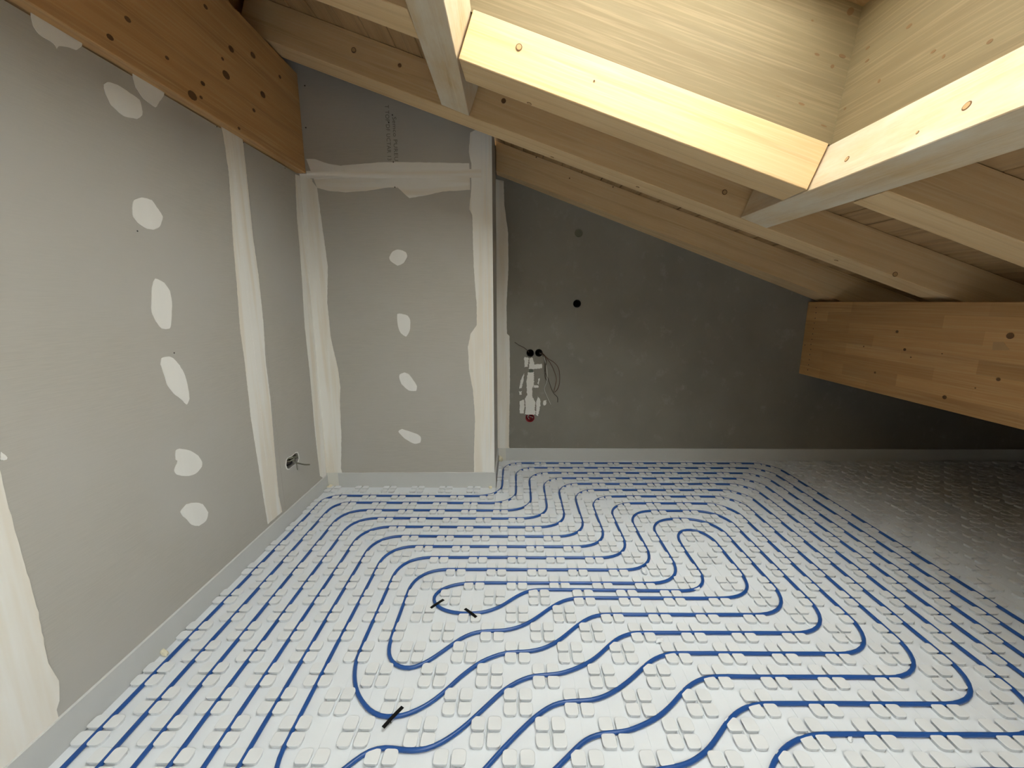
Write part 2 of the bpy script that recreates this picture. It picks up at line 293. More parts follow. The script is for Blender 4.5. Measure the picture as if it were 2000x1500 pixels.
# outlines measured on the walls, metres (left wall: y, z; others: x, z)
T = {"LEFT_PATCHES": [[[1.3352, 2.1115], [1.394, 2.11], [1.4704, 2.1058], [1.4609, 2.0851], [1.4478, 2.0735], [1.4231, 2.0677], [1.3928, 2.0541], [1.3885, 2.0449], [1.3807, 2.0546], [1.3438, 2.0572], [1.3315, 2.0746]], [[1.5426, 2.0288], [1.524, 2.0124], [1.5234, 1.9938], [1.5357, 1.9618], [1.553, 1.9528], [1.584, 1.9431], [1.635, 1.9546], [1.6611, 1.9765], [1.6649, 1.9955], [1.6597, 2.0253], [1.6219, 2.0317], [1.5758, 2.0359]], [[1.6508, 2.1079], [1.6469, 2.0881], [1.6525, 2.0623], [1.6805, 2.0371], [1.7294, 2.0308], [1.7508, 2.058], [1.772, 2.0824], [1.7828, 2.1074], [1.7174, 2.1092]], [[1.6037, 1.6844], [1.5678, 1.6673], [1.5549, 1.6378], [1.5531, 1.6106], [1.5705, 1.5897], [1.6052, 1.577], [1.6369, 1.5803], [1.6642, 1.5963], [1.6842, 1.6354], [1.6681, 1.6579], [1.6456, 1.6846]], [[1.6057, 1.4013], [1.5857, 1.3679], [1.5677, 1.2961], [1.568, 1.2699], [1.5786, 1.243], [1.5974, 1.2151], [1.635, 1.2127], [1.6503, 1.2466], [1.6656, 1.3156], [1.6633, 1.3568], [1.6436, 1.3866]], [[1.6057, 1.1074], [1.5757, 1.1044], [1.5671, 1.0816], [1.5752, 1.0386], [1.5808, 1.0024], [1.6032, 0.962], [1.6373, 0.9286], [1.66, 0.9006], [1.6788, 0.9226], [1.6808, 0.9676], [1.6742, 1.0213], [1.6548, 1.0648], [1.6297, 1.0972]], [[1.5903, 0.7364], [1.572, 0.7356], [1.5635, 0.7013], [1.5721, 0.6903], [1.5503, 0.6615], [1.5576, 0.6394], [1.6035, 0.6133], [1.6507, 0.6032], [1.6899, 0.6192], [1.6943, 0.6419], [1.6795, 0.672], [1.6418, 0.7099]], [[1.6319, 0.4821], [1.5812, 0.5], [1.5452, 0.4835], [1.5692, 0.4387], [1.5911, 0.402], [1.6267, 0.3775], [1.6693, 0.3786], [1.6859, 0.4079], [1.6634, 0.4577]], [[1.0329, 0.929], [1.0436, 0.9092], [1.0371, 0.9047], [1.0293, 0.9106]]], "STRIP_A": [[2.0993, 2.1134], [2.1111, 2.0683], [2.1165, 1.9162], [2.1042, 1.78], [2.087, 1.5991], [2.0743, 1.4007], [2.0574, 1.1773], [2.0617, 1.0168], [2.0555, 0.7325], [2.0676, 0.4839], [2.0853, 0.1245], [2.2283, 0.1208], [2.2124, 0.2308], [2.224, 0.5274], [2.2391, 0.783], [2.2356, 1.0112], [2.2544, 1.2022], [2.2585, 1.4553], [2.2478, 1.646], [2.2533, 1.8879], [2.256, 2.0874], [2.2521, 2.1276]], "TAPE_A": [[2.1664, 2.0969], [2.1468, 1.612], [2.1463, 0.9749], [2.1341, 0.3234], [2.1256, 0.1295], [2.1773, 0.1324], [2.1853, 0.3304], [2.1988, 0.9666], [2.209, 1.6206], [2.2269, 2.1186]], "STRIP_B": [[2.7583, 2.083], [2.7296, 1.8431], [2.7285, 1.6459], [2.7177, 1.4267], [2.6977, 1.157], [2.7063, 0.852], [2.7017, 0.4239], [2.7126, 0.1311]], "STRIP_NEAR": [[1.0215, 0.8711], [1.0203, 0.7965], [1.0212, 0.7127], [1.0245, 0.5825], [1.0272, 0.4544], [1.0203, 0.2916], [1.0346, 0.217], [1.0244, 0.1578], [1.0134, 0.1378]], "REC_V1": [[-1.2416, 2.0207], [-1.2334, 1.8594], [-1.215, 1.541], [-1.2379, 1.315], [-1.2342, 1.0782], [-1.2029, 0.8689], [-1.1963, 0.7332], [-1.208, 0.6316], [-1.2168, 0.3866], [-1.2398, 0.1452]], "REC_HTOP": [[-1.2934, 2.1873], [-1.2392, 2.1872], [-1.1616, 2.1605], [-1.0826, 2.1485], [-0.8255, 2.1685], [-0.6692, 2.1682], [-0.2803, 2.1613]], "REC_HBOT": [[-0.2771, 2.0066], [-0.4515, 1.9979], [-0.5428, 1.977], [-0.6633, 1.9591], [-0.7346, 2.0196], [-0.7893, 2.0228], [-0.9262, 2.002], [-1.0627, 1.9932], [-1.1753, 2.0025], [-1.2416, 2.0207]], "REC_V2": [[-0.2704, 2.3355], [-0.2822, 2.2257], [-0.2676, 2.1613], [-0.2707, 2.0066], [-0.286, 1.8913], [-0.2671, 1.8575], [-0.2633, 1.5397], [-0.2477, 1.2807], [-0.2498, 1.1629], [-0.292, 1.1051], [-0.311, 1.019], [-0.3074, 0.8616], [-0.2823, 0.7116], [-0.2717, 0.5179], [-0.2832, 0.281], [-0.2863, 0.1111]], "REC_PATCHES": [[[-0.7464, 1.6477], [-0.7852, 1.6353], [-0.8102, 1.5987], [-0.8038, 1.5766], [-0.7594, 1.547], [-0.7203, 1.5617], [-0.6938, 1.6022], [-0.7015, 1.6315]], [[-0.7777, 1.2366], [-0.7763, 1.1514], [-0.7605, 1.1096], [-0.7255, 1.0856], [-0.6994, 1.1275], [-0.6927, 1.1929], [-0.7068, 1.2225], [-0.7242, 1.2319]], [[-0.75, 0.8413], [-0.7813, 0.8289], [-0.7863, 0.804], [-0.7726, 0.7602], [-0.7254, 0.7161], [-0.6761, 0.7136], [-0.6683, 0.7476], [-0.6968, 0.7977], [-0.7199, 0.8289]], [[-0.7868, 0.4395], [-0.813, 0.4198], [-0.7677, 0.3671], [-0.7061, 0.3313], [-0.6613, 0.3407], [-0.657, 0.3804], [-0.6776, 0.4001], [-0.7272, 0.4198], [-0.7707, 0.4329]]], "BACK_V": [[-0.0799, 2.1991], [-0.0731, 2.0236], [-0.0467, 1.8295], [-0.0435, 1.5813], [-0.0604, 1.2741], [-0.057, 1.0657], [-0.0367, 1.0495], [-0.0333, 0.7012], [-0.0381, 0.4], [-0.043, 0.1291]], "BACK_PATCHES": [[[0.0807, 0.8787], [0.117, 0.8753], [0.114, 0.8288], [0.1075, 0.7987], [0.0844, 0.7987]], [[0.1236, 0.8687], [0.1466, 0.8753], [0.1683, 0.8154], [0.1735, 0.8208], [0.2263, 0.8221], [0.2267, 0.792], [0.1672, 0.782], [0.1209, 0.782]], [[0.1111, 0.7551], [0.1609, 0.7551], [0.1619, 0.6469], [0.1486, 0.6332], [0.1493, 0.5579], [0.1766, 0.5027], [0.1704, 0.4542], [0.1776, 0.4053], [0.1641, 0.3983], [0.0896, 0.4053], [0.0961, 0.4611], [0.089, 0.5304], [0.1056, 0.5648], [0.1016, 0.6741]], [[0.0846, 0.7518], [0.0782, 0.7079], [0.0618, 0.6264], [0.0451, 0.623], [0.0549, 0.6944], [0.0681, 0.7214]], [[0.0487, 0.5165], [0.0823, 0.5304], [0.0867, 0.4611], [0.0761, 0.4123], [0.049, 0.4158], [0.0455, 0.475]], [[0.1962, 0.5545], [0.2167, 0.5304], [0.214, 0.4681], [0.198, 0.3914], [0.1824, 0.3983], [0.1816, 0.475], [0.1846, 0.5166]], [[0.1652, 0.6469], [0.1986, 0.6469], [0.1988, 0.6298], [0.1553, 0.6298]], [[0.2012, 0.7079], [0.2112, 0.7045], [0.1985, 0.6523], [0.1917, 0.6673]], [[0.2373, 0.4958], [0.2436, 0.5235], [0.2671, 0.5235], [0.2643, 0.4889], [0.2443, 0.475]], [[0.0418, 0.5991], [0.0619, 0.5991], [0.062, 0.5717], [0.0452, 0.5717]]], "TIE": [[0.4903, 1.8286], [0.4939, 1.3013]], "COND": [[0.1299, 0.9118], [0.1989, 0.9137]], "RED": [[0.1318, 0.3738]], "WIRES": [[[0.0049, 1.0018], [0.0409, 0.9776], [0.0738, 0.9612], [0.1067, 0.9348], [0.12, 0.9151]], [[0.2054, 0.915], [0.2318, 0.9084], [0.2652, 0.8753], [0.3252, 0.8354], [0.3593, 0.7819], [0.3678, 0.6876], [0.3558, 0.6264], [0.3297, 0.5922]], [[0.2087, 0.9117], [0.2385, 0.8952], [0.2855, 0.8421], [0.3197, 0.7752], [0.3408, 0.7079], [0.3352, 0.6537], [0.323, 0.5922]], [[0.2055, 0.9084], [0.2486, 0.8819], [0.2468, 0.7753], [0.2743, 0.7079], [0.3023, 0.6264], [0.3231, 0.5854], [0.3539, 0.5511], [0.3568, 0.5097]], [[0.2042, 0.9051], [0.2534, 0.8687], [0.253, 0.802], [0.2509, 0.7214], [0.2714, 0.6808]], [[0.2068, 0.9084], [0.2386, 0.8886], [0.2634, 0.7753], [0.2647, 0.6876], [0.2456, 0.6264], [0.27, 0.5579], [0.3013, 0.4889]]], "GREEN": [[0.1176, 0.7753], [0.1441, 0.7753], [0.1443, 0.7551], [0.1178, 0.7551]], "HOLE": [[2.428, 0.4025], [2.454, 0.3967], [2.4625, 0.3761], [2.4623, 0.3559], [2.4504, 0.3404], [2.4302, 0.339], [2.4056, 0.3383], [2.3671, 0.3369], [2.3527, 0.335], [2.3332, 0.3418], [2.3243, 0.3546], [2.3211, 0.3726], [2.3328, 0.3974], [2.3478, 0.4043], [2.3792, 0.3987], [2.408, 0.3995]], "HOLEC": [[[2.336, 0.3909], [2.361, 0.3772], [2.3938, 0.376], [2.4106, 0.376], [2.4124, 0.3607]], [[2.3304, 0.3855], [2.3605, 0.3748], [2.3879, 0.3704], [2.4015, 0.3545], [2.4295, 0.3353], [2.4562, 0.3185], [2.4846, 0.307]], [[2.3484, 0.3485], [2.3622, 0.3598], [2.383, 0.3698], [2.3952, 0.3833]], [[2.4217, 0.3956], [2.392, 0.3911], [2.3557, 0.3974], [2.3365, 0.3933]], [[2.4053, 0.386], [2.4348, 0.3746], [2.4537, 0.37], [2.457, 0.3741]], [[2.4103, 0.3497], [2.4144, 0.3334], [2.4137, 0.3177], [2.4154, 0.301]]], "TEXT": [[-0.7684, 2.49], [-0.7837, 2.1743], [-0.7124, 2.4898], [-0.7283, 2.1359]], "SCREWS_REC": [[-1.2636, 2.5945], [-1.2796, 2.3641], [-0.7436, 2.4336], [-0.7679, 2.3912], [-0.7521, 2.1684], [-0.7506, 2.0227]], "SCREWS_LEFT": [[2.0717, 2.0924], [2.2608, 2.0913], [2.6418, 2.0842], [1.5622, 1.5631], [1.5824, 1.2685], [1.6393, 1.1168]], "KNOTS": {"R2side": [[-0.8418, 2.4802, 2.6092], [-0.6003, 2.4652, 2.5297], [-0.0562, 2.4315, 2.3474], [1.108, 2.3593, 1.8817], [2.025, 2.3024, 1.4589], [-0.1189, 2.4354, 2.2666]], "R2bot": [[0.2131, 2.5532, 2.1134], [0.6843, 2.4882, 1.9402], [1.7752, 2.4005, 1.5393]], "TRside": [[0.0183, 1.8826, 2.3058], [0.3176, 1.8641, 2.1768]], "TRbot": [[0.0651, 2.033, 2.1678], [0.4727, 1.9606, 2.018]], "R1side": [[0.1565, 3.2262, 2.3241], [0.3948, 3.2129, 2.1813], [0.704, 3.1956, 2.1183], [0.8127, 3.1895, 1.9588]], "LHface": [[1.1513, 1.2424, 1.8475], [1.1592, 1.3733, 1.826], [1.1509, 1.6597, 1.8486]], "PURLIN": [[2.297, 2.5315, 1.1399, 4], [2.297, 2.7526, 1.0277, 2.2], [2.297, 2.4616, 1.0399, 4], [2.297, 2.4151, 1.0005, 2], [2.297, 2.635, 0.8736, 3.2], [2.297, 1.953, 1.1607, 7], [2.297, 2.1854, 0.816, 5], [2.297, 1.9604, 0.9545, 4], [2.297, 2.2434, 1.0422, 1.6], [2.297, 2.0494, 0.8941, 1.6], [2.297, 2.0128, 1.3284, 3]], "PSCREW": [[2.297, 3.2419, 1.2725], [2.297, 3.2364, 1.2337], [2.297, 3.2369, 1.1927], [2.297, 3.2398, 1.1558], [2.297, 3.2415, 1.1127], [2.297, 3.241, 1.0731], [2.297, 3.2403, 1.0322], [2.297, 3.2428, 0.9924], [2.297, 3.2382, 0.9542], [2.297, 3.2404, 0.9125], [2.297, 3.2387, 0.8732], [2.297, 3.2382, 0.833], [2.297, 3.2395, 0.7933], [2.297, 3.3091, 0.9806], [2.297, 3.3458, 0.9091]], "BEAM": [[-1.303, 1.6117, 2.249, 4], [-1.303, 1.5303, 2.1518, 4], [-1.303, 2.0302, 2.5364, 4], [-1.303, 1.9508, 2.2111, 4], [-1.303, 1.8782, 2.1345, 8], [-1.303, 2.3088, 2.2554, 4], [-1.303, 2.1771, 2.4566, 6], [-1.303, 2.3537, 2.5214, 6], [-1.303, 2.4068, 2.3682, 7], [-1.303, 1.9285, 2.1496, 3], [-1.303, 2.1165, 2.3215, 8], [-1.303, 2.1672, 2.1207, 3], [-1.303, 1.7674, 2.2131, 3], [-1.303, 2.1043, 2.3799, 3], [-1.303, 2.6012, 2.5422, 4]], "PATCHP": [[2.297, 2.0158, 1.1264], [2.297, 1.9738, 1.1303], [2.297, 1.9422, 1.0954], [2.297, 2.0125, 1.0874]]}}
# ---------------------------------------------------------------- floor
flo = tag(obj('floor', box((XL-0.15, YREAR-0.1, -0.16), (XK+0.1, YB+0.05, -0.032)), MAT['floor']), 'floor slab under the white stud boards of the heating', kind='structure')
seam = lat(0, 14.5)[1]
BOARDS = []
BZ = 0.004                                         # top of the boards
def board(x0, y0, x1, y1):
    bm = box((x0, y0, -0.032), (x1, y1, BZ), 0.0)
    i = math.ceil(x0/0.1+4.855)
    while lat(i, 0)[0] < x1-0.01:                      # fine raised guide lines of the board
        x = lat(i, 0)[0]
        if x > x0+0.01: add_box(bm, (x-0.0014, y0+0.002, BZ-0.001), (x+0.0014, y1-0.002, BZ+0.0011))
        i += 1
    o = obj('insulation_board', bm, MAT['eps'], flo)
    BOARDS.append((x0, y0, x1, y1, o)); return o
board(XL+0.010, -0.86, XK-0.01, seam-0.001)            # boards stop early so the unseen dark slab behind bounces less light
board(XL+0.010, seam+0.001, XS+0.010, YR-0.010)
board(XS+0.0115, seam+0.001, XK-0.01, YB-0.010)

def knob_bm():
    bm = bmesh.new()
    def rr(hs, sx, sy, z, shrink=0.0):
        pts = []
        for qx, qy in ((1, 1), (-1, 1), (-1, -1), (1, -1)):
            outer = (qx == sx and qy == sy); inner = (qx == -sx and qy == -sy)
            r = (0.0135 if outer else 0.006 if inner else 0.009) * hs/0.0215
            cx, cy = qx*(hs-r), qy*(hs-r)
            a0 = math.atan2(qy, qx) - math.pi/4
            for k in range(4):
                a = a0 + k*math.pi/6
                pts.append(Vector((cx + r*math.cos(a), cy + r*math.sin(a), z)))
        return pts
    for sx in (-1, 1):
        for sy in (-1, 1):
            c = Vector((sx*0.0262, sy*0.0262, 0))
            rings = [[bm.verts.new(p+c) for p in rr(h, sx, sy, z)] for h, z in ((0.0190, -0.001), (0.0187, 0.0085), (0.0215, 0.0105), (0.0215, 0.0123), (0.0204, 0.0132))]
            for a, b in zip(rings[:-1], rings[1:]):
                for q in range(16):
                    bm.faces.new((a[q], a[(q+1) % 16], b[(q+1) % 16], b[q]))
            bm.faces.new(rings[-1]); bm.faces.new(rings[0])
    # slim lens-shaped ridge between the left and right knobs
    add_prism(bm, [(0.0006, -0.044, 0), (0.0042, 0, 0), (0.0006, 0.044, 0), (-0.0006, 0.044, 0), (-0.0042, 0, 0), (-0.0006, -0.044, 0)],
                  [(0.0004, -0.04, 0.002), (0.0026, 0, 0.0050), (0.0004, 0.04, 0.002), (-0.0004, 0.04, 0.002), (-0.0026, 0, 0.0050), (-0.0004, -0.04, 0.002)])
    bmesh.ops.recalc_face_normals(bm, faces=bm.faces)
    return bm
kb = knob_bm(); KN = bpy.data.meshes.new('stud_cluster'); kb.to_mesh(KN); kb.free(); KN.materials.append(MAT['knob'])
spots = []
for j in range(-24, 23):
    for i in range(-9, 53):
        if (i+j) % 2 != (0 if j <= 14 else 1): continue
        x, y = lat(i, j)
        for k, (x0, y0, x1, y1, o) in enumerate(BOARDS):
            if x0+0.03 < x < x1-0.03 and y0+0.046 < y < y1-0.03:
                # keep whole clusters only where they fit; trimmed ones at the walls are shifted by the wall gap
                d = Vector((x, y, -1.315)); dep = y*math.cos(0.194) + 1.315*math.sin(0.194)
                v = y*math.sin(0.194) - 1.315*math.cos(0.194)
                vis = dep > 0.3 and abs(x/dep) < 1000/816 and abs(v/dep) < 750/816
                spots.append((0 if vis else 1, (x*x+y*y+1.7), x, y, k))
spots.sort()
rest = [[] for _ in BOARDS]
n_one = 0
for vis, d, x, y, k in spots:
    fit = abs(x-BOARDS[k][0]) > 0.048 and abs(BOARDS[k][2]-x) > 0.048 and abs(BOARDS[k][3]-y) > 0.048
    if vis == 0 and n_one < 300 and fit:
        n_one += 1
        link(bpy.data.objects.new('stud_cluster', KN), BOARDS[k][4], Matrix.Translation((x, y, BZ)))
    else:
        rest[k].append((x, y, fit))
for k, l in enumerate(rest):
    if not l: continue
    x0, y0, x1, y1, bo = BOARDS[k]
    vs_, fs_ = [], []
    kv = [v.co.copy() for v in KN.vertices]; kf = [tuple(p.vertices) for p in KN.polygons]
    for x, y, fit in l:
        b = len(vs_)
        vs_ += [(min(max(v.x+x, x0+0.001), x1-0.001), min(v.y+y, y1-0.001), v.z+BZ) for v in kv]
        fs_ += [tuple(q+b for q in f) for f in kf]
    me = bpy.data.meshes.new('far_studs'); me.from_pydata(vs_, [], fs_); me.materials.append(MAT['knob'])
    tag(link(bpy.data.objects.new('far_studs', me), bo), kind='stuff')

# ---------------------------------------------------------------- walls
lw = tag(obj('wall_left', box((-1.55, YREAR, -0.03), (XL-0.0125, YR+0.02, 2.095)), MAT['plaster']), 'left wall of grey plasterboard under the deep timber beam', kind='structure')
def Lp(a, b, d): return Vector((XL+d, a, b))
def Rp(a, b, d): return Vector((a, YR-d, b))
def Bp(a, b, d): return Vector((a, YB-d, b))
def flat(name, pts, plane, t, material, parent, base=0.0, label=None):
    o = obj(name, prism([plane(a, b, base) for a, b in pts], [plane(a, b, t) for a, b in pts]), material, parent)
    return tag(o, label) if label else o
def rough(pts, step=0.012, amp=0.0011, closed=True):
    out = []
    n = len(pts)
    for k in range(n if closed else n-1):
        a, b = Vector(pts[k]), Vector(pts[(k+1) % n])
        m = max(1, int((b-a).length/step))
        for q in range(m):
            p = a.lerp(b, q/m)
            out.append((p.x + random.uniform(-amp, amp), p.y + random.uniform(-amp, amp)))
    if not closed: out.append(tuple(pts[-1]))
    return out
def smooth_closed(pts, n=4):
    P = [Vector((*p, 0)) for p in pts]; m = len(P); out = []
    for k in range(m):
        a, b, c, d = P[k-1], P[k], P[(k+1) % m], P[(k+2) % m]
        for q in range(n):
            t = q/n
            # half way between straight and smooth keeps the knife edges of the trowel
            s = 0.5*((2*b)+(c-a)*t+(2*a-5*b+4*c-d)*t*t+(3*b-a-3*c+d)*t**3)
            s = s.lerp(b.lerp(c, t), 0.45)
            out.append((s.x + random.uniform(-.0008, .0008), s.y + random.uniform(-.0008, .0008)))
    return out
seamA = 2.262
sheets = []
for a, b in ((YREAR, 1.012), (1.0145, seamA-0.001), (seamA+0.001, YR-0.0005)):
    sheets.append(obj('plasterboard', box((XL-0.0125, a, 0.0), (XL, b, 2.095)), MAT['board'], lw))
# recessed opening for a socket in the far sheet
hc = obj('cutter', prism([Lp(a, b, -0.2) for a, b in T['HOLE']], [Lp(a, b, 0.05) for a, b in T['HOLE']]), None)
hc2 = obj('cutter', prism([Lp(a, b, -0.09) for a, b in T['HOLE']], [Lp(a, b, 0.05) for a, b in T['HOLE']]), None)
cut(sheets[2], [hc]); cut(lw, [hc2])
mid = (sum(p[0] for p in T['HOLE'])/16, sum(p[1] for p in T['HOLE'])/16)
ring_o = [(mid[0]+(a-mid[0])*1.13, mid[1]+(b-mid[1])*1.13) for a, b in T['HOLE']]
bm = bmesh.new()
n = len(ring_o)
vo = [bm.verts.new(Lp(a, b, 0.0008)) for a, b in ring_o]; vi = [bm.verts.new(Lp(a, b, 0.0016)) for a, b in T['HOLE']]; vb = [bm.verts.new(Lp(a, b, -0.012)) for a, b in T['HOLE']]
for k in range(n):
    q = (k+1) % n
    bm.faces.new((vo[k], vo[q], vi[q], vi[k])); bm.faces.new((vi[k], vi[q], vb[q], vb[k]))
tag(obj('torn_rim', bm, MAT['patch'], lw), 'white torn rim of the socket opening')
for p in T['LEFT_PATCHES']:
    flat('filler_patch', smooth_closed(p), Lp, 0.0018, MAT['patch'], lw, label='white filler patch')
flat('joint_strip', rough(T['STRIP_A']), Lp, 0.0016, MAT['filler'], lw, label='white filler over the board joint')
flat('joint_tape', rough(T['TAPE_A'], 0.05, 0.0008), Lp, 0.0024, MAT['filler'], lw)
flat('corner_strip', rough(T['STRIP_B'], closed=False) + [(YR-0.0005, 0.05), (YR-0.0005, 2.09)], Lp, 0.0014, MAT['filler'], lw, label='white filler along the corner')
flat('corner_tape', [(2.765, 0.06), (2.765, 2.08), (2.8135, 2.085), (2.8135, 0.06)], Lp, 0.0022, MAT['filler'], lw)
flat('near_strip', rough([(1.022, 2.09), (1.02, 1.5)]+T['STRIP_NEAR']+[(1.012, 0.02)], 0.02, 0.0012, False) + [(0.62, 0.02), (0.62, 2.09)], Lp, 0.0022, MAT['filler'], lw, label='broad band of white filler')
for a, b in T['SCREWS_LEFT']:
    pass
bm = bmesh.new()
for a, b in T['SCREWS_LEFT']:
    add_prism(bm, [Lp(a+0.003*math.cos(t*math.pi/3), b+0.003*math.sin(t*math.pi/3), 0.0) for t in range(6)], [Lp(a+0.003*math.cos(t*math.pi/3), b+0.003*math.sin(t*math.pi/3), 0.0008) for t in range(6)])
tag(obj('screw_heads', bm, MAT['metal'], lw), kind='stuff')

ZT = lambda x: roof(x, H_-0.004)
wr = tag(obj('wall_recess', prism([(-1.6, YR+0.021, -0.03), (XS-0.0125, YR+0.021, -0.03), (XS-0.0125, YR+0.021, ZT(XS-0.0125)), (-1.6, YR+0.021, ZT(-1.6))],
        [(-1.6, YR+0.08, -0.03), (XS-0.0125, YR+0.08, -0.03), (XS-0.0125, YR+0.08, ZT(XS-0.0125)), (-1.6, YR+0.08, ZT(-1.6))]), MAT['plaster']), 'boxed-out plasterboard wall between left wall and concrete wall', kind='structure')
zs = 2.105
obj('plasterboard', box((XL, YR, 0.0), (XS, YR+0.0125, zs-0.001)), MAT['board'], wr)
def up(x): return ZT(x)
obj('plasterboard', prism([(XL-0.01, YR, zs+0.001), (XS, YR, zs+0.001), (XS, YR, up(XS)), (-1.50, YR, up(-1.50)), (-1.50, YR, 2.661), (XL-0.01, YR, 2.661)],
        [(XL-0.01, YR+0.0125, zs+0.001), (XS, YR+0.0125, zs+0.001), (XS, YR+0.0125, up(XS)), (-1.50, YR+0.0125, up(-1.50)), (-1.50, YR+0.0125, 2.661), (XL-0.01, YR+0.0125, 2.661)]), MAT['board'], wr)
flat('corner_strip', rough(T['REC_V1'], closed=False) + [(-1.222, 0.05), (XL+0.0005, 0.05), (XL+0.0005, 2.10), (-1.30, 2.10)], Rp, 0.0014, MAT['filler'], wr, label='white filler along the corner')
flat('corner_tape', [(XL+0.001, 0.06), (-1.285, 0.06), (-1.268, 2.07), (XL+0.001, 2.085)], Rp, 0.0022, MAT['filler'], wr)
flat('joint_strip', rough(T['REC_HTOP'], 0.02, 0.0011, False) + rough(T['REC_HBOT'], 0.02, 0.0011, False), Rp, 0.0017, MAT['hfiller'], wr, label='white filler over the level joint')
flat('joint_tape', [(-1.30, 2.075), (-0.2, 2.078), (-0.2, 2.128), (-1.30, 2.118)], Rp, 0.0025, MAT['hfiller'], wr)
flat('edge_filler', rough(T['REC_V2'], closed=False) + [(-0.284, 0.05), (XS-0.0005, 0.05), (XS-0.0005, 2.40)], Rp, 0.0020, MAT['filler'], wr, label='white filler along the outer edge')
for a, b, t in ((-0.178, -0.172, 0.0034), (-0.150, -0.139, 0.0042), (-0.205, -0.201, 0.003)):
    flat('corner_bead', [(a, 0.06), (b, 0.06), (b, 2.38), (a, 2.38)], Rp, t, MAT['patch'], wr)
for p in T['REC_PATCHES']:
    flat('filler_patch', smooth_closed(p), Rp, 0.0018, MAT['patch'], wr, label='white filler patch')
bm = bmesh.new()
for a, b in T['SCREWS_REC']:
    r = 0.004
    add_prism(bm, [Rp(a+r*math.cos(t*math.pi/3), b+r*math.sin(t*math.pi/3), 0.0) for t in range(6)], [Rp(a+r*math.cos(t*math.pi/3), b+r*math.sin(t*math.pi/3), 0.0028) for t in range(6)])
tag(obj('screw_heads', bm, MAT['metal'], wr), kind='stuff')
def lettering(txt, x, ztop, zbot, size):
    cu = bpy.data.curves.new('print', 'FONT'); cu.body = txt; cu.size = size; cu.resolution_u = 3; cu.space_character = 1.05
    tmp = bpy.data.objects.new('tmp', cu); COL.objects.link(tmp)
    dg = bpy.context.evaluated_depsgraph_get(); dg.update()
    me = bpy.data.meshes.new_from_object(tmp.evaluated_get(dg)); bpy.data.objects.remove(tmp)
    w = max(v.co.x for v in me.vertices)
    s = (ztop-zbot)/w
    for v in me.vertices:
        lx, ly = v.co.x*s, v.co.y
        v.co = Vector((x+ly, YR-0.0006, ztop-lx))       # reads downwards
    me.materials.clear(); me.materials.append(MAT['ink'])
    o = link(bpy.data.objects.new('printed_line', me), wr)
    return tag(o, 'faint grey printed line of letters')
lettering('T TOP DF UCTAR 13 E', -0.787, 2.490, 2.150, 0.034)
lettering('Semco PUREUTE', -0.745, 2.425, 2.128, 0.034)

ws = tag(obj('wall_step', prism([(XS-0.0125, YR+0.0125, -0.03), (XS, YR+0.0125, -0.03), (XS, YR+0.0125, ZT(XS)), (XS-0.0125, YR+0.0125, ZT(XS-0.0125))],
        [(XS-0.0125, YB, -0.03), (XS, YB, -0.03), (XS, YB, ZT(XS)), (XS-0.0125, YB, ZT(XS-0.0125))]), MAT['board']), 'narrow side of the boxed-out wall', kind='structure')
wb = tag(obj('wall_back', prism([(XS-0.1, YB, -0.03), (XK+0.1, YB, -0.03), (XK+0.1, YB, roof(XK+0.1, H_+0.022)), (XS-0.1, YB, roof(XS-0.1, H_+0.022))],
        [(XS-0.1, YB+0.2, -0.03), (XK+0.1, YB+0.2, -0.03), (XK+0.1, YB+0.2, roof(XK+0.1, H_+0.022)), (XS-0.1, YB+0.2, roof(XS-0.1, H_+0.022))]), MAT['concrete']), 'dark grey concrete wall under the roof slope', kind='structure')
def circ(x, z, r, d, n=20): return [Bp(x+r*math.cos(t*2*math.pi/n), z+r*math.sin(t*2*math.pi/n), d) for t in range(n)]
holes = [(T['TIE'][0], 0.0315, 0.03), (T['TIE'][1], 0.0315, 0.11), (T['COND'][0], 0.031, 0.10), (T['COND'][1], 0.031, 0.10), (T['RED'][0], 0.038, 0.045)]
cs = []
for (x, z), r, dep in holes:
    cs.append(obj('cutter', prism(circ(x, z, r, -dep), circ(x, z, r, 0.05)), None))
cut(wb, cs)
def cup(name, x, z, r, dep, material, parent=wb, proud=0.0):
    bm = bmesh.new()
    rs = [[bm.verts.new(p) for p in circ(x, z, rr, d)] for rr, d in ((r, proud), (r*0.9, proud), (r*0.9, -dep))]
    for a, b in zip(rs[:-1], rs[1:]):
        for q in range(20): bm.faces.new((a[q], a[(q+1) % 20], b[(q+1) % 20], b[q]))
    bm.faces.new(rs[-1])
    return obj(name, bm, material, parent)
tag(cup('tie_plug', *T['TIE'][0], 0.0305, 0.008, MAT['cable']), 'dark round plug in the upper tie hole')
tag(cup('tie_tube', *T['TIE'][1], 0.0305, 0.10, MAT['black']), 'black tube in the lower tie hole')
for k in (0, 1):
    tag(cup('conduit_tube', *T['COND'][k], 0.0305, 0.09, MAT['black'], proud=0.002), 'black conduit mouth')
flat('edge_filler', rough([(-0.075, 2.19)]+T['BACK_V'], closed=False) + [(-0.02, 0.05), (XS+0.0005, 0.05), (XS+0.0005, 2.21)], Bp, 0.0018, MAT['filler'], wb, label='white filler along the inner corner')
for p in T['BACK_PATCHES']:
    flat('filler_patch', rough(p, 0.006, 0.0032), Bp, 0.003, MAT['patch'], wb, label='white filler patch')
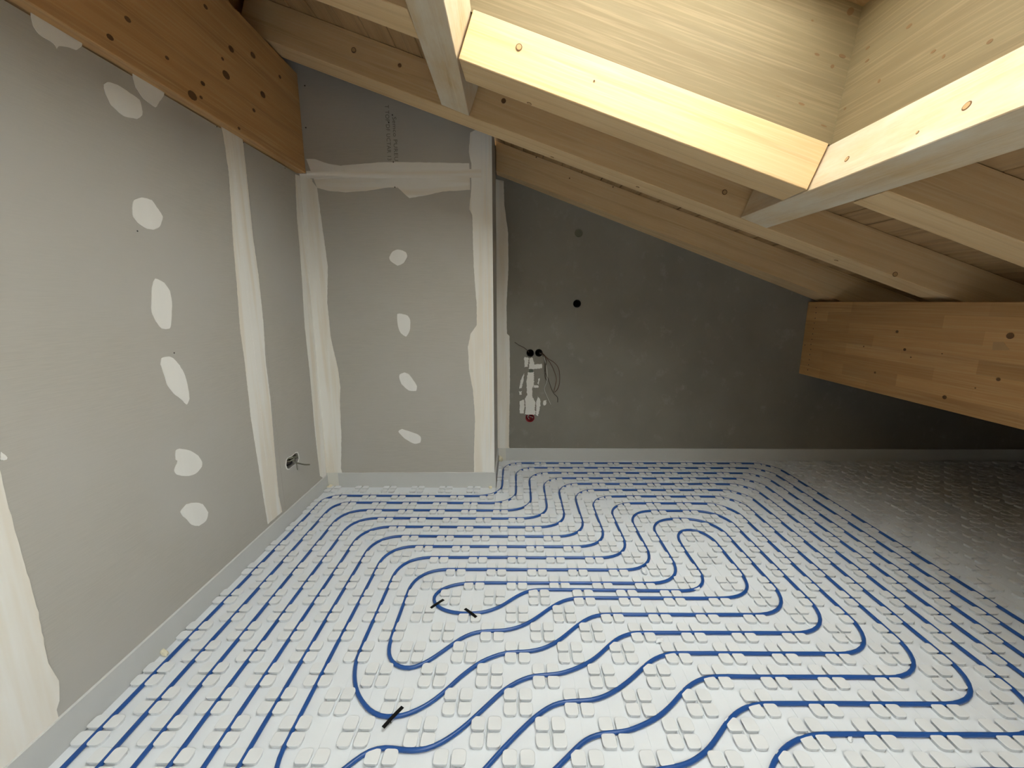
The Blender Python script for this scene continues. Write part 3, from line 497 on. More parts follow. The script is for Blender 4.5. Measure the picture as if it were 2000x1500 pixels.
for kx, kz in ((T['TIE'][0][0]+0.006, T['TIE'][0][1]+0.005),):
    bm = bmesh.new()
    a = [bm.verts.new(p) for p in circ(kx, kz, 0.036, 0.0006)]; b = [bm.verts.new(p) for p in circ(kx-0.004, kz-0.004, 0.0318, 0.0012)]
    for q in range(20): bm.faces.new((a[q], a[(q+1) % 20], b[(q+1) % 20], b[q]))
    obj('mortar_ring', bm, MAT['concrete'], wb)
wk = tag(obj('wall_right', box((XK, YREAR, -0.03), (XK+0.1, YB, roof(XK, 0.15))), MAT['plaster']), 'low knee wall under the eaves', kind='structure')
wq = tag(obj('wall_rear', prism([(-1.55, YREAR-0.1, -0.03), (XK+0.1, YREAR-0.1, -0.03), (XK+0.1, YREAR-0.1, roof(XK+0.1, H_+0.022)), (-1.55, YREAR-0.1, roof(-1.55, H_+0.022))],
        [(-1.55, YREAR, -0.03), (XK+0.1, YREAR, -0.03), (XK+0.1, YREAR, roof(XK+0.1, H_+0.022)), (-1.55, YREAR, roof(-1.55, H_+0.022))]), MAT['concrete']), 'gable wall behind the viewer', kind='structure')  # unseen wall, given dark concrete so that it bounces little light
wu = tag(obj('trim_1', box((-1.55, YREAR, 2.6598), (-1.47, YR+0.0, roof(-1.55, 0.19))), MAT['glulam']), 'timber infill above the deep beam', kind='structure')

# edge insulation strips standing up at the wall foot
def edge_strip(name, p0, p1, nrm, h0, h1, label, t=0.008):
    n_ = Vector((*nrm, 0)); a, b = Vector((*p0, 0)), Vector((*p1, 0))
    k = 14
    bm = bmesh.new()
    prev = None
    for q in range(k+1):
        c = a.lerp(b, q/k); h = h0+(h1-h0)*q/k + random.uniform(-0.0012, 0.0012)
        r = [bm.verts.new(v) for v in (c, c+Vector((0, 0, h)), c+n_*t+Vector((0, 0, h-0.002)), c+n_*t)]
        if prev:
            for w in range(4): bm.faces.new((prev[w], prev[(w+1) % 4], r[(w+1) % 4], r[w]))
        else: bm.faces.new(r)
        prev = r
    bm.faces.new(prev)
    return tag(obj(name, bm, MAT['strip']), label, kind='structure')
e0 = edge_strip('baseboard_left', (XL, YREAR+0.005), (XL, YR-0.009), (1, 0), 0.140, 0.100, 'pale grey foam edge strip at the foot of left wall')
e1 = edge_strip('baseboard_recess', (XL+0.001, YR), (XS+0.008, YR), (0, -1), 0.112, 0.120, 'pale grey foam edge strip at the foot of boxed-out wall')
e2 = edge_strip('baseboard_step', (XS, YR-0.0005), (XS, YB-0.009), (1, 0), 0.118, 0.112, 'short foam edge strip around the wall corner')
e3 = edge_strip('baseboard_back', (XS+0.001, YB), (XK, YB), (0, -1), 0.110, 0.108, 'pale grey foam edge strip at the foot of concrete wall')
obj('lapped_end', prism([(XL+0.009, YR-0.0085, 0.002), (XL+0.085, YR-0.0085, 0.002), (XL+0.083, YR-0.0085, 0.113), (XL+0.009, YR-0.0085, 0.115)],
     [(XL+0.009, YR-0.0095, 0.002), (XL+0.085, YR-0.0095, 0.002), (XL+0.083, YR-0.0095, 0.113), (XL+0.009, YR-0.0095, 0.115)]), MAT['lap'], e1)
obj('lapped_end', prism([(XS+0.009, YB-0.0085, 0.002), (XS+0.07, YB-0.0085, 0.002), (XS+0.07, YB-0.0085, 0.112), (XS+0.009, YB-0.0085, 0.112)],
     [(XS+0.009, YB-0.0095, 0.002), (XS+0.07, YB-0.0095, 0.002), (XS+0.07, YB-0.0095, 0.112), (XS+0.009, YB-0.0095, 0.112)]), MAT['lap'], e3)

# ---------------------------------------------------------------- ceiling: membrane and boards, opening for the roof window
OX0, OX1, OY0, OY1 = -0.30, 1.32, -0.11, 1.93
def slope_box(bm, x0, x1, y0, y1, h0, h1):
    add_prism(bm, [(x0, y0, roof(x0, h0)), (x1, y0, roof(x1, h0)), (x1, y0, roof(x1, h1)), (x0, y0, roof(x0, h1))],
                  [(x0, y1, roof(x0, h0)), (x1, y1, roof(x1, h0)), (x1, y1, roof(x1, h1)), (x0, y1, roof(x0, h1))])
PX0, PX1, PY0, PY1 = -0.70, 1.45, -2.35, -0.62    # opening of the unseen roof window added to light the room
bm = bmesh.new()
for x0, x1, y0, y1 in ((-1.6, OX0, PY1, YB+0.2), (OX1, XK+0.2, PY1, YB+0.2), (OX0, OX1, PY1, OY0), (OX0, OX1, OY1, YB+0.2), (-1.6, PX0, YREAR-0.12, PY1), (PX1, XK+0.2, YREAR-0.12, PY1), (PX0, PX1, YREAR-0.12, PY0)):
    slope_box(bm, x0, x1, y0, y1, H_+0.024, H_+0.08)
ceil = tag(obj('ceiling', bm, MAT['deck']), 'sloping roof deck of boards above the rafters', kind='structure')
NR = Vector((-M_, 0, 1)).normalized()
def frame_m(origin, ex, ez=NR):
    ex = Vector(ex).normalized(); ey = ez.cross(ex).normalized()
    M = Matrix((ex, ey, ez)).transposed().to_4x4(); M.translation = Vector(origin); return M
cs_ = 1/math.sqrt(1+M_*M_)
x = -1.58
while x < XK+0.1:
    w = 0.137
    spans = [(YREAR, YB)]
    if x+w > OX0 and x < OX1: spans = [(YREAR, PY0), (PY1, OY0), (OY1, YB)]
    elif x+w > PX0 and x < PX1: spans = [(YREAR, PY0), (PY1, YB)]
    for a, b in spans:
        M = frame_m((x+w, a, roof(x+w, H_+0.001+random.uniform(0, 0.0015))), (0, 1, 0))
        obj('roof_board', box((0, 0, 0), (b-a, (w-0.004)/cs_, 0.021), 0.003), MAT['deck'], ceil, M)
    x += w

# ---------------------------------------------------------------- rafters, headers, trimmers
HP = H_*cs_
def add_disc(bm, c, u, v, nrm, ru, rv, t=0.0008, n=10):
    c, u, v, nrm = Vector(c), Vector(u).normalized(), Vector(v).normalized(), Vector(nrm).normalized()
    ring = [c + u*ru*math.cos(2*math.pi*k/n) + v*rv*math.sin(2*math.pi*k/n) for k in range(n)]
    add_prism(bm, [p - nrm*0.0005 for p in ring], [p + nrm*t for p in ring])
def rafter(y0, k, xa, xb, w, label, material='spruce', name='rafter'):
    M = frame_m((xa, y0+k*xa, roof(xa)), (1, k, M_))
    L = (Vector((xb, y0+k*xb, roof(xb))) - Vector((xa, y0+k*xa, roof(xa)))).length
    return tag(obj(name, box((0, 0, 0), (L, w, HP), 0.0025), MAT[material], None, M), label, 'roof beam', 'rafters of the roof' if name == 'rafter' else 'trimmers of the roof window')
K1, K2 = -0.056, -0.062
Y2 = 2.345+0.062*1.3385; YT = 1.8104+0.062*1.1833; Y3 = 1.602+0.062*1.3256
XE = 4.84
# the wall rafter is half let into the concrete wall
M1 = frame_m((-0.13, 3.235-0.13*K1, roof(-0.13)), (1, K1, M_)); I1 = M1.inverted()
def end1(x): return [I1 @ Vector(p) for p in ((x, 3.235+K1*x, roof(x)), (x, YB-0.001, roof(x)), (x, YB-0.001, roof(x, H_)), (x, 3.235+K1*x, roof(x, H_)))]
r1 = tag(obj('rafter', prism(end1(-0.13), end1(XE)), MAT['spruce'], None, M1), 'spruce rafter running tight along the concrete wall', 'roof beam', 'rafters of the roof')
r2 = rafter(Y2, K2, -1.46, XE, 0.166, 'long spruce rafter over both deep beams, next to the wall rafter')
tr = rafter(YT, K2, -0.225, 1.181, 0.168, 'brightly lit spruce trimmer along the far side of the roof window', name='trimmer')
r3l = rafter(Y3, K2, -1.46, -0.383, 0.168, 'short rafter stub left of the upper header, top of the picture')
r3r = rafter(Y3, K2, 1.332, XE, 0.168, 'rafter running down right from the lower header to the eaves')
def header(xa, ya, slope, L, w, label, material):
    """along y, square to the roof; xa, ya: lower corner of the face that looks up the slope"""
    M = frame_m((xa, ya, roof(xa)), (slope, 1, M_*slope))
    return tag(obj('header', box((0, -w, 0), (L, 0, HP), 0.0025), MAT[material], None, M), label, 'roof beam', 'headers of the roof window')
lh = header(1.157, -0.15, 0.0165, 2.497, 0.152, 'whitish lower header along the right side of the roof window', 'weathered')
uh = header(-0.3573, -0.15, -0.0105, 2.590, 0.155, 'grey washed upper header along the left side of the roof window', 'weathered')
tn = rafter(0.09, K2, -0.212, 1.16, 0.168, 'spruce trimmer along the near side of the roof window, overhead', name='trimmer')
r4l = rafter(Y3-0.745, K2, -1.46, -0.383, 0.168, 'short rafter stub left of the upper header, nearest the viewer')
r4r = rafter(Y3-0.745, K2, 1.325, XE, 0.168, 'rafter from the lower header to the eaves, nearest the viewer')

bl = tag(obj('beam', box((0, 0, 0), (YR-YREAR-0.002, 0.2, 0.556), 0.003), MAT['glulam'], None,
       Matrix(((0, -1, 0, -1.303), (1, 0, 0, YREAR), (0, 0, 1, 2.1035), (0, 0, 0, 1)))), 'deep brown timber beam along the top of the left wall', 'roof beam')
pr = tag(obj('purlin', box((0, -0.078, 0), (YB-YREAR-0.002, 0, 0.568), 0.003), MAT['lamella'], None,
       Matrix(((0, -1, 0, 2.297), (1, 0, 0, YREAR), (0, 0, 1, 0.748), (0, 0, 0, 1)))), 'deep timber purlin butting the concrete wall on the right', 'roof beam')
def knots(parent, items, nrm, u, material='knot', name='knots', stretch=1.0):
    bm = bmesh.new(); v = Vector(nrm).cross(Vector(u))
    for it in items:
        r = it[3]*0.0021 if len(it) > 3 else 0.011
        add_disc(bm, it[:3], u, v, nrm, r*stretch, r)
    return tag(obj(name, bm, MAT[material], parent), kind='stuff')
KT = T['KNOTS']
knots(bl, KT['BEAM'], (1, 0, 0), (0, 1, 0.12), stretch=1.5)
knots(pr, KT['PURLIN'][:10], (-1, 0, 0), (0, 1, 0), stretch=1.1)
bm = bmesh.new()
for p in KT['PSCREW']: add_disc(bm, p, (0, 1, 0), (0, 0, 1), (-1, 0, 0), 0.004, 0.004)
tag(obj('nail_heads', bm, MAT['metal'], pr), kind='stuff')
pp = KT['PATCHP']
obj('inlaid_patch', prism(pp, [(p[0]-0.0008, p[1], p[2]) for p in pp]), MAT['knot_light'], pr)
ra = (1, K2, M_)
def plug(parent, p, nrm, u, r=0.0125):
    bm = bmesh.new(); v = Vector(nrm).cross(Vector(u)); add_disc(bm, p, u, v, nrm, r, r, 0.0008, 14)
    add = obj('wood_plug', bm, MAT['knot'], parent)
    bm = bmesh.new(); add_disc(bm, p, u, v, nrm, r*0.76, r*0.76, 0.0016, 14)
    obj('plug_face', bm, MAT['knot_light'], add)
ns = Vector((-0.062, -1, 0)).normalized(); nd = -NR
for k in (0, 3, 4): plug(r2, KT['R2side'][k], ns, ra, 0.013)
knots(r2, [KT['R2side'][1]+[4.5], KT['R2side'][2]+[6]], ns, ra)
for p in KT['R2bot']: plug(r2, p, nd, ra, 0.010)
plug(tr, KT['TRside'][0], ns, ra, 0.013)
knots(tr, [KT['TRside'][1]+[1.8]], ns, ra)
plug(tr, KT['TRbot'][0], nd, ra, 0.011)
knots(r1, [p+[2.2] for p in KT['R1side'][:3]], ns, ra)
nl = Vector((-cs_, 0, cs_*M_)).normalized()
for p, r in zip(KT['LHface'], (0.012, 0.005, 0.010)):
    q = Vector(p)
    # drop the plug onto the tilted face of the header
    Ml = WORLD[lh.name]; lp = Ml.inverted() @ q; lp.y = 0.0; q = Ml @ lp
    ny = Ml.to_3x3() @ Vector((0, 1, 0))
    plug(lh, q, ny, Ml.to_3x3() @ Vector((1, 0, 0)), r)

# ---------------------------------------------------------------- roof window: lining, frame, pane
win = tag(empty('window_1', (0.5, 0.8, roof(0.5, H_))), 'roof window with deep timber lining above the opening', kind='structure')
SH = 0.50                                       # lining height
def lining(p0, p1, lean, thick, out, label):
    """upright board panel on the trimmers: p0-p1 foot of the visible face, lean of the face per metre, out = away from the opening"""
    a, b = Vector(p0), Vector(p1)
    ex = (b-a).normalized(); upv = (Vector((0, 0, 1)) + Vector(lean)).normalized()
    o_ = Vector((*out, 0)); L = (b-a).length
    top = lambda v: v + upv*SH
    ring0 = [a, b, top(b), top(a)]
    M = Matrix.Translation(a) @ Matrix((ex, ex.cross(Vector((0, 0, 1))) * -1, Vector((0, 0, 1)))).transposed().to_4x4()
    M = frame_m(a, ex, (Vector((0, 0, 1)) - ex*ex.z).normalized())
    Mi = M.inverted()
    bm = prism([Mi @ p for p in ring0], [Mi @ (p + o_*thick) for p in ring0])
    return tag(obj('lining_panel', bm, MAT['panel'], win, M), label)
hz = H_+0.001
xr = 1.181+0.36*H_+0.006; xl = -0.225+0.36*H_-0.02
yf = lambda x: YT+K2*x+0.012
yn = lambda x: 0.09+0.168+K2*x-0.012
fl_, fr_ = Vector((xl, yf(xl), roof(xl, hz))), Vector((xr, yf(xr), roof(xr, hz)))
nl_, nr_ = Vector((xl, yn(xl), roof(xl, hz))), Vector((xr, yn(xr), roof(xr, hz)))
LEANX = 0.10
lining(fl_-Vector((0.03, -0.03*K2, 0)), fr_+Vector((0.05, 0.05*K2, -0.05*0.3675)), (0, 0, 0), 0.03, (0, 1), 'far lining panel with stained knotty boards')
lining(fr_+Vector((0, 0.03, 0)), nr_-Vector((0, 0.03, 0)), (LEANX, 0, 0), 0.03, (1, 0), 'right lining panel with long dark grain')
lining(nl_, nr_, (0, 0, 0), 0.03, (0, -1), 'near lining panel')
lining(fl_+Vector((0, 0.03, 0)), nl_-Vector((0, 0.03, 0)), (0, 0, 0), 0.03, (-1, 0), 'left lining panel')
PK_FAR = [[0.549, 1.8617, 2.3555], [0.4364, 1.8687, 2.3204], [0.834, 1.8441, 2.406], [0.831, 1.8442, 2.3485], [0.748, 1.8494, 2.3649], [1.2629, 1.8175, 2.3863], [1.2553, 1.8179, 2.2383], [1.224, 1.8199, 2.2042], [1.1616, 1.8237, 2.247], [1.0331, 1.8317, 2.1105], [0.9737, 1.8354, 2.1607], [0.6514, 1.8554, 2.269], [1.1264, 1.8259, 2.0768], [1.221, 1.8201, 1.9963], [0.9334, 1.8379, 2.0644], [0.8025, 1.846, 2.0448], [1.1296, 1.8257, 2.3614], [0.6752, 1.8539, 2.4125]]
PK_RIGHT = [[1.2869, 1.736, 2.2223], [1.2821, 1.723, 2.175], [1.2706, 1.4444, 2.06], [1.2672, 1.4031, 2.026], [1.2689, 1.7834, 2.0427], [1.2841, 1.5647, 2.195], [1.2514, 1.4824, 1.8672], [1.2641, 1.2722, 1.9944], [1.2717, 1.6394, 2.0706]]
far_p = [o for o in win.children if o.get('label', '').startswith('far')][0]
right_p = [o for o in win.children if o.get('label', '').startswith('right')][0]
bm = bmesh.new(); rk = random.Random(5)
for k, p in enumerate(PK_FAR):
    w_, h_ = ((0.004, 0.022), (0.003, 0.014), (0.009, 0.007), (0.006, 0.011), (0.005, 0.005), (0.012, 0.014), (0.014, 0.006), (0.007, 0.007))[k] if k < 8 else (rk.uniform(0.005, 0.014), rk.uniform(0.0025, 0.005))
    add_disc(bm, p, (1, K2, M_), (M_, 0, -1), ns, w_, h_, 0.0006)
tag(obj('knots', bm, MAT['knot_light2'], far_p), kind='stuff')
bm = bmesh.new()
for k, p in enumerate(PK_RIGHT):
    add_disc(bm, p, (0, 1, 0), (0.1, 0, 1), (-1, 0, 0.1), rk.uniform(0.005, 0.011), rk.uniform(0.004, 0.006), 0.0006)
tag(obj('knots', bm, MAT['knot_light2'], right_p), kind='stuff')
zt = hz+SH*0.985
FW = 0.20                                       # inward overhang of frame and sash, widened to shade the lining panels
fx0, fx1, fy0, fy1 = xl-0.06, xr+0.12, yn(0.5)-0.09, yf(0.5)+0.09
bm = bmesh.new()
gx0, gx1, gy0, gy1 = fx0+0.06+0.08, fx1-0.07-FW, fy0+0.05+0.05, fy1-0.05-FW
for a, b, c, d in ((fx0, gx0, fy0, fy1), (gx1, fx1, fy0, fy1), (gx0, gx1, fy0, gy0), (gx0, gx1, gy1, fy1)):
    slope_box(bm, a, b, c, d, zt, zt+0.07)
obj('window_frame', bm, MAT['frame'], win)
bm = bmesh.new(); slope_box(bm, gx0-0.02, gx1+0.02, gy0-0.02, gy1+0.02, zt+0.071, zt+0.077)
obj('pane', bm, MAT['glass'], win)
# upstand outside so that no daylight leaks past the lining
bm = bmesh.new()
for a, b, c, d in ((OX0-0.02, xl-0.035, OY0, OY1), (xr+0.09, OX1+0.06, OY0, OY1), (xl-0.035, xr+0.09, OY0, yn(0.5)-0.075), (xl-0.035, xr+0.09, yf(0.5)+0.085, OY1+0.02)):
    slope_box(bm, a, b, c, d, H_+0.03, zt-0.002)
obj('outer_curb', bm, MAT['frame'], win)

added_win = tag(empty('added_window', (0.5, -1.45, roof(0.5, H_))), 'added unseen roof window behind the viewer, brightening the room', kind='structure')  # added out of view as a daylight source for walls and floor
def rim(w, h0, h1):
    bm = bmesh.new()
    for a, b_, c, d in ((PX0, PX0+w, PY0, PY1), (PX1-w, PX1, PY0, PY1), (PX0+w, PX1-w, PY0, PY0+w), (PX0+w, PX1-w, PY1-w, PY1)):
        slope_box(bm, a, b_, c, d, h0, h1)
    return bm
obj('lining_panel', rim(0.04, 0.0, H_+0.20), MAT['panel'], added_win)
obj('window_frame', rim(0.10, H_+0.201, H_+0.26), MAT['frame'], added_win)
bm = bmesh.new(); slope_box(bm, PX0+0.08, PX1-0.08, PY0+0.08, PY1-0.08, H_+0.261, H_+0.267)
obj('pane', bm, MAT['glass'], added_win)

# ---------------------------------------------------------------- heating pipe: one counterflow spiral
def C(i, j, r): return ('c', i, j, r)
RT, RB, RS = 1.7, 1.65, 1.5
seq = [(26, -18.6), C(26, 22, 1.8), C(4, 22, 1.45), C(4, 16, 1.5), C(-8, 16, 0.95),
 (-8, -16.5), (-7.95, -17.4), (-7.5, -18.2), (-6.6, -18), (16.8, -3.2), (17.8, -2.3), (19, -2), C(24, -2, RB), C(24, 20, RT), C(6, 20, RS), C(6, 14, RS), C(-6, 14, 1.35),
 (-6, -11.5), (-5.95, -12.3), (-5.5, -13.1), (-4.6, -12.9), (10.5, -3), (11.5, -1.9), (12.19, -0.94), (12.72, -0.52), (13.06, -0.32), (13.71, -0.07), (14.21, 0.0), (15, 0), C(22, 0, RB), C(22, 18, RT), C(8, 18, RS), C(8, 12, RS), C(-4, 12, 1.45),
 (-4, -6.5), (-3.95, -7.3), (-3.5, -8.1), (-2.6, -7.8), (6.2, -0.9), (6.89, -0.29), (7.2, -0.12), (7.6, 0.0), (8.02, 0.02), (8.4, 0.07), (8.78, 0.2), (9.51, 0.52), (10.13, 0.97), (10.68, 1.47), (11.25, 1.83), (11.72, 1.98), (12.18, 2.02), (12.8, 2), C(20, 2, RB), C(20, 16, RT), C(10, 16, RS), C(10, 10, RS), C(-2, 10, 1.4),
 (-2, -0.3), (-2, -0.8), (-1.75, -1.45), (-1.1, -1.75), (-0.4, -1.5), (0.07, -1.02), (0.25, -0.8), (0.55, -0.56), (0.76, -0.45), (1.05, -0.44), (1.44, -0.52), (2.0, -0.56), (2.49, -0.45), (3.2, 0.05), (3.55, 0.42), (4.01, 0.91), (4.54, 1.47), (5.14, 1.87), (5.58, 2.0), (6.02, 2.04), (6.53, 2.06), (7.4, 2.43), (8.04, 2.86), (8.54, 3.36), (9.03, 3.76), (9.63, 4.0), (10.2, 4), C(18, 4, RB), C(18, 14, RT), C(12, 14, RS), C(12, 8, RS), C(0, 8, 1.4),
 (0, 5.2), (0, 4.1), (0.01, 3.57), (0.07, 3.08), (0.22, 2.71), (0.47, 2.42), (0.89, 2.26), (1.25, 2.3), (1.74, 2.63), (2.24, 3.13), (2.75, 3.67), (3.13, 3.93), (3.57, 4.05), (4.0, 4.06), (4.48, 4.07), (4.98, 4.2), (5.62, 4.59), (6.08, 5.03), (6.56, 5.47), (7.04, 5.82), (7.57, 5.98), (8.2, 6.0), (13.6, 6.0), (14.5, 6.02), (15.02, 6.13), (15.53, 6.46), (15.86, 6.95), (15.99, 7.7), (16, 8.55), (16, 10.6), (15.93, 11.0), (15.63, 11.54), (15.16, 11.82), (14.63, 11.7), (14.22, 11.25), (14.05, 10.7), (14, 9.5), (14.02, 8.3), (14.0, 7.65), (13.92, 7.2), (13.6, 6.78), (13.15, 6.53), (12.57, 6.48), (11.7, 6.48), (6.5, 6.54), (5.99, 6.55), (5.52, 6.47), (4.99, 6.1), (4.32, 5.46), (3.67, 5.1), (3.02, 5.02), (2.5, 5.02), (1.9, 5.16), (1.46, 5.43), (1.24, 5.8), (1.25, 6.2), (1.62, 6.64), (2.1, 6.88), (2.7, 6.97), (3.4, 7), C(13, 7, RS), C(13, 13, RS), C(17, 13, RT), C(17, 5, RB),
 (9.3, 5.0), (8.6, 5.0), (8.14, 4.87), (7.61, 4.5), (7.03, 3.96), (6.58, 3.53), (5.95, 3.16), (5.48, 3.05), (4.97, 3.04), (4.5, 3.0), (3.64, 2.6), (2.96, 1.95), (2.52, 1.38), (2.08, 0.93), (1.49, 0.57), (1.03, 0.45), (0.52, 0.48), (0.13, 0.68), (-0.39, 1.18), (-0.7, 1.68), (-0.88, 2.18), (-1, 2.75), (-1, 3.3), C(-1, 9, 1.4), C(11, 9, RS), C(11, 15, RS), C(19, 15, RT), C(19, 3, RB),
 (11.4, 3.0), (10.98, 3.02), (10.59, 2.96), (10.1, 2.77), (9.6, 2.41), (9.14, 2.0), (8.48, 1.52), (7.89, 1.2), (7.48, 1.07), (7, 1.05), (6.56, 1.03), (6.14, 0.92), (5.61, 0.57), (5.11, 0.11), (4.73, -0.27), (4.4, -0.62), (4.07, -1.0), (3.2, -1.9), (-1.6, -5.4), (-2.5, -5.6), (-2.93, -5.1), (-3, -4.3), C(-3, 11, 1.4), C(9, 11, RS), C(9, 17, RS), C(21, 17, RT), C(21, 1, RB),
 (13.6, 1.0), (13.12, 1.0), (12.66, 0.93), (12.14, 0.73), (11.63, 0.39), (11.19, 0.0), (10.67, -0.45), (10.14, -0.76), (9.62, -0.94), (9.02, -1.0), (8.4, -1.2), (7.8, -1.7), (-3.6, -10.2), (-4.5, -10.5), (-4.93, -9.9), (-5, -9), C(-5, 13, 1.35), C(7, 13, RS), C(7, 19, RS), C(23, 19, RT), C(23, -1, RB),
 (18, -1), (16.8, -1.1), (15.8, -1.7), (15, -2.4), (-5.6, -15.4), (-6.5, -15.7), (-6.93, -15.1), (-7, -14.2), C(-7, 15, 1.0), C(5, 15, RS), C(5, 21, 1.45), C(25, 21, 1.75), (25, -18.6)]
pts = []
for k, s in enumerate(seq):
    if s[0] != 'c': pts.append(Vector((s[0], s[1], 0))); continue
    P = Vector((s[1], s[2], 0))
    pr_ = seq[k-1]; nx_ = seq[k+1]
    a = Vector((*((pr_[1], pr_[2]) if pr_[0] == 'c' else pr_), 0)); b = Vector((*((nx_[1], nx_[2]) if nx_[0] == 'c' else nx_), 0))
    d0 = (a-P).normalized(); d1 = (b-P).normalized(); r = s[3]
    for q in range(9):                                  # superelliptic bend, a little squarer than a circle
        t = q/8*math.pi/2
        ca, sa = math.cos(t), math.sin(t)
        pts.append(P + d0*r*(1-sa) + d1*r*(1-ca))
dense = [pts[0]]
for a, b in zip(pts[:-1], pts[1:]):
    m = max(1, round((b-a).length/0.22))
    for q in range(1, m+1): dense.append(a.lerp(b, q/m))
for it in range(3):
    dense = [dense[0]] + [dense[k]*0.5 + (dense[k-1]+dense[k+1])*0.25 for k in range(1, len(dense)-1)] + [dense[-1]]
path = []
for k, p in enumerate(dense):
    w = noise.noise(Vector((p.x*0.35, p.y*0.35, 3.1)))*0.018
    x, y = lat(p.x+w, p.y+w)
    path.append((x, y, BZ + 0.0074 + 0.0006*noise.noise(Vector((p.x*0.5, p.y*0.5, 9)))))
bm = bmesh.new(); add_tube(bm, path, 0.0072, 10)
tag(obj('heating_pipe', bm, MAT['pipe'], None, None, True), 'blue heating pipe laid in a long spiral between white floor studs', 'pipe')

# three black hold-down clips over the innermost bends
for (a, b, lab) in (((1.27, 5.25), (1.74, 5.77), 'black clip on the left tip of the innermost pipe bend'),
                    ((2.75, 5.21), (3.28, 4.72), 'small black clip on the lower side of the innermost pipe bend'),
                    ((0.80, 0.08), (1.23, 0.76), 'black clip nearest the viewer, on the lowest left pipe bend')):
    A, B = Vector((*lat(*a), 0)), Vector((*lat(*b), 0))
    d = (B-A).normalized(); s = d.cross(Vector((0, 0, 1)))*0.0062
    bm = bmesh.new(); prev = None
    for q in range(9):
        t = q/8; z = BZ + 0.0136 + 0.0014*math.sin(math.pi*t)
        c = A.lerp(B, t)
        r = [bm.verts.new(v) for v in (c-s+Vector((0, 0, z)), c+s+Vector((0, 0, z)), c+s+Vector((0, 0, z+0.0016)), c-s+Vector((0, 0, z+0.0016)))]
        if prev:
            for w in range(4): bm.faces.new((prev[w], prev[(w+1) % 4], r[(w+1) % 4], r[w]))
        else: bm.faces.new(r)
        prev = r
    bm.faces.new(prev)
    # pin that goes down beside the pipe
    m_ = A.lerp(B, 0.5)
    for e in (-1, 1): add_box(bm, tuple(m_+d*0.010*e-Vector((0.001, 0.001, -BZ-0.0002))), tuple(m_+d*0.010*e+Vector((0.001, 0.001, BZ+0.0135))))
    tag(obj('pipe_clip', bm, MAT['black']), lab, 'clip', 'black clips holding the blue pipe')

# ---------------------------------------------------------------- wires, socket box, cables
wm = ['wire', 'wire_red', 'wire_red', 'wire', 'wire', 'wire_white']
wbun = tag(empty('wire_bundle', tuple(Bp(*T['COND'][1], 0))), 'bundle of thin wires looping down from the right black conduit', 'wires')
for k, p in enumerate(T['WIRES']):
    n_ = len(p); q3 = []
    for q, (a, b) in enumerate(p):
        t = q/(n_-1)
        dd = 0.012 + 0.022*math.sin(math.pi*min(1, t*1.1))
        if k == 0: dd = 0.01+0.03*(1-t)
        if (k > 0 and q == 0) or (k == 0 and q == n_-1): dd = -0.03
        q3.append(Bp(a, b, dd))
    bm = bmesh.new(); add_tube(bm, spline(q3, 5), 0.0026, 6)
    if k == 0: tag(obj('electric_wire', bm, MAT[wm[k]], None, None, True), 'single bent wire sticking up left out of the left black conduit', 'wire')
    else:
        o = obj('wire', bm, MAT[wm[k]], wbun, None, True)
        if k == 5: tag(o, 'pale wire hanging lowest')
sb = empty('socket_box', tuple(Bp(*T['RED'][0], 0)))
tag(sb, 'red round flush box sunk in the concrete below the white filler', 'socket box')
bm = bmesh.new()
rx, rz = T['RED'][0]
rs = [[bm.verts.new(p) for p in circ(rx, rz, rr, d)] for rr, d in ((0.0375, 0.001), (0.0345, 0.003), (0.0325, 0.001), (0.0315, -0.04))]
for a, b in zip(rs[:-1], rs[1:]):
    for q in range(20): bm.faces.new((a[q], a[(q+1) % 20], b[(q+1) % 20], b[q]))
bm.faces.new(rs[-1])
obj('box_body', bm, MAT['red'], sb)
for k in range(5):
    a0 = k*1.3+0.4
    q3 = [Bp(rx+0.02*math.cos(a0), rz+0.02*math.sin(a0), -0.035), Bp(rx+0.024*math.cos(a0+.8), rz+0.022*math.sin(a0+.8), -0.008), Bp(rx+0.012*math.cos(a0+2), rz+0.012*math.sin(a0+2), 0.004), Bp(rx+0.02*math.cos(a0+3), rz+0.018*math.sin(a0+3), -0.012)]
    bm = bmesh.new(); add_tube(bm, spline(q3, 4), 0.0022, 6)
    obj('wire_end', bm, MAT[('dark', 'wire_white', 'red', 'dark', 'wire_white')[k]], sb, None, True)
gb = empty('wire_connector', tuple(Bp(*T['GREEN'][0], 0)))
tag(gb, 'tiny dark green wire ends between the white filler patches', 'connector')
for k in range(3):
    x_ = T['GREEN'][0][0] + 0.008 + k*0.011; z_ = T['GREEN'][0][1]
    bm = bmesh.new(); add_tube(bm, spline([Bp(x_, z_+0.004, -0.002), Bp(x_+0.002, z_-0.006, 0.006), Bp(x_-0.001, z_-0.014, 0.006), Bp(x_+0.001, z_-0.024, -0.002)], 3), 0.0026, 6)
    obj('wire_end', bm, MAT['green'], gb, None, True)
cb = empty('cable_bundle', tuple(Lp(*mid, 0)))
tag(cb, 'grey cables curled in the torn opening of the left wall', 'cables')
for k, p in enumerate(T['HOLEC']):
    q3 = []
    for q, (a, b) in enumerate(p):
        t = q/(len(p)-1)
        dd = -0.03+0.035*math.sin(math.pi*t)
        if k == 1: dd = -0.03+0.085*t
        if k == 5: dd = 0.012
        q3.append(Lp(a, b, dd))
    bm = bmesh.new(); add_tube(bm, spline(q3, 5), 0.0045 if k != 5 else 0.002, 8)
    obj('cable', bm, MAT['cable' if k not in (2,) else 'dark'], cb, None, True)
bm = bmesh.new()
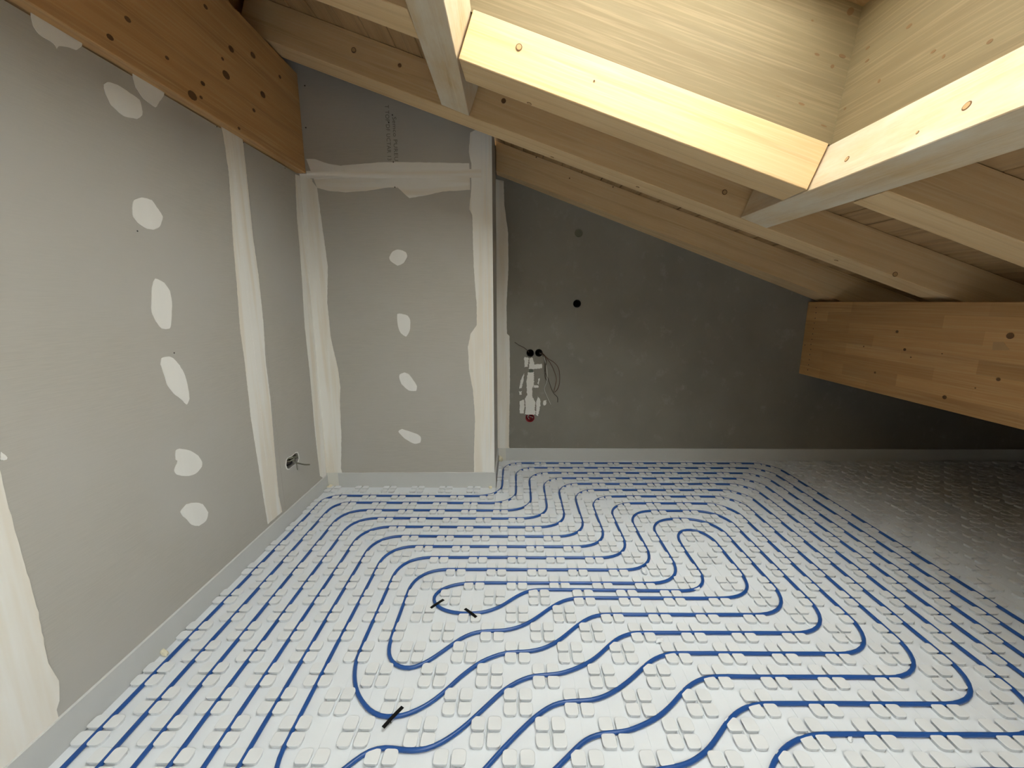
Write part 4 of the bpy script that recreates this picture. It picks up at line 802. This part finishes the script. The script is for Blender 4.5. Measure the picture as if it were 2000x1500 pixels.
bk = [Lp(a, b, -0.085) for a, b in T['HOLE']]
bm.faces.new([bm.verts.new(p) for p in bk])

bm.free()

# ---------------------------------------------------------------- crumbs and foam blobs on the floor
def lump(name, loc, size, material, label, cat, group=None, seed=0):
    bm = bmesh.new(); bmesh.ops.create_icosphere(bm, subdivisions=2, radius=1.0)
    rnd = random.Random(seed)
    o_ = Vector((rnd.random()*9, rnd.random()*9, rnd.random()*9))
    for v in bm.verts:
        k = 1 + 0.45*noise.noise(v.co*1.6+o_)
        v.co = Vector((v.co.x*size[0]*k, v.co.y*size[1]*k, max(0, (v.co.z*k+0.75))*size[2]))
    return tag(obj(name, bm, MAT[material], None, Matrix.Translation(loc) @ Matrix.Rotation(rnd.random()*6, 4, 'Z')), label, cat, group)
lump('foil_scrap', (0.642, 1.845, BZ), (0.024, 0.015, 0.013), 'eps', 'white torn stud scrap touching the pipe bend, middle of the floor', 'scrap', 'white scraps on the floor boards', 1)
lump('foil_scrap', (0.572, 1.418, BZ), (0.018, 0.013, 0.010), 'eps', 'small white scrap beside a stud below the pipe, right of centre', 'scrap', 'white scraps on the floor boards', 2)
lump('foil_scrap', (1.023, 1.045, BZ), (0.011, 0.007, 0.006), 'knob', 'single oval crumb on the bare board near the bottom edge', 'scrap', 'white scraps on the floor boards', 3)
lump('foam_blob', (-1.318, 2.792, BZ), (0.022, 0.018, 0.014), 'foam', 'yellowish foam blob in the left room corner', 'foam', 'yellowish foam blobs at the wall foot', 4)
lump('foam_blob', (-0.112, 3.312, BZ), (0.02, 0.018, 0.028), 'foam', 'yellowish foam blob at the concrete wall inner corner', 'foam', 'yellowish foam blobs at the wall foot', 5)
lump('foam_blob', (-0.168, 2.793, BZ), (0.018, 0.012, 0.010), 'foam', 'yellowish foam blob at the outer corner of the boxed wall', 'foam', 'yellowish foam blobs at the wall foot', 6)
lump('foam_blob', (-1.327, 1.352, BZ), (0.010, 0.03, 0.010), 'foam', 'yellowish foam lump along the left wall edge strip', 'foam', 'yellowish foam blobs at the wall foot', 8)
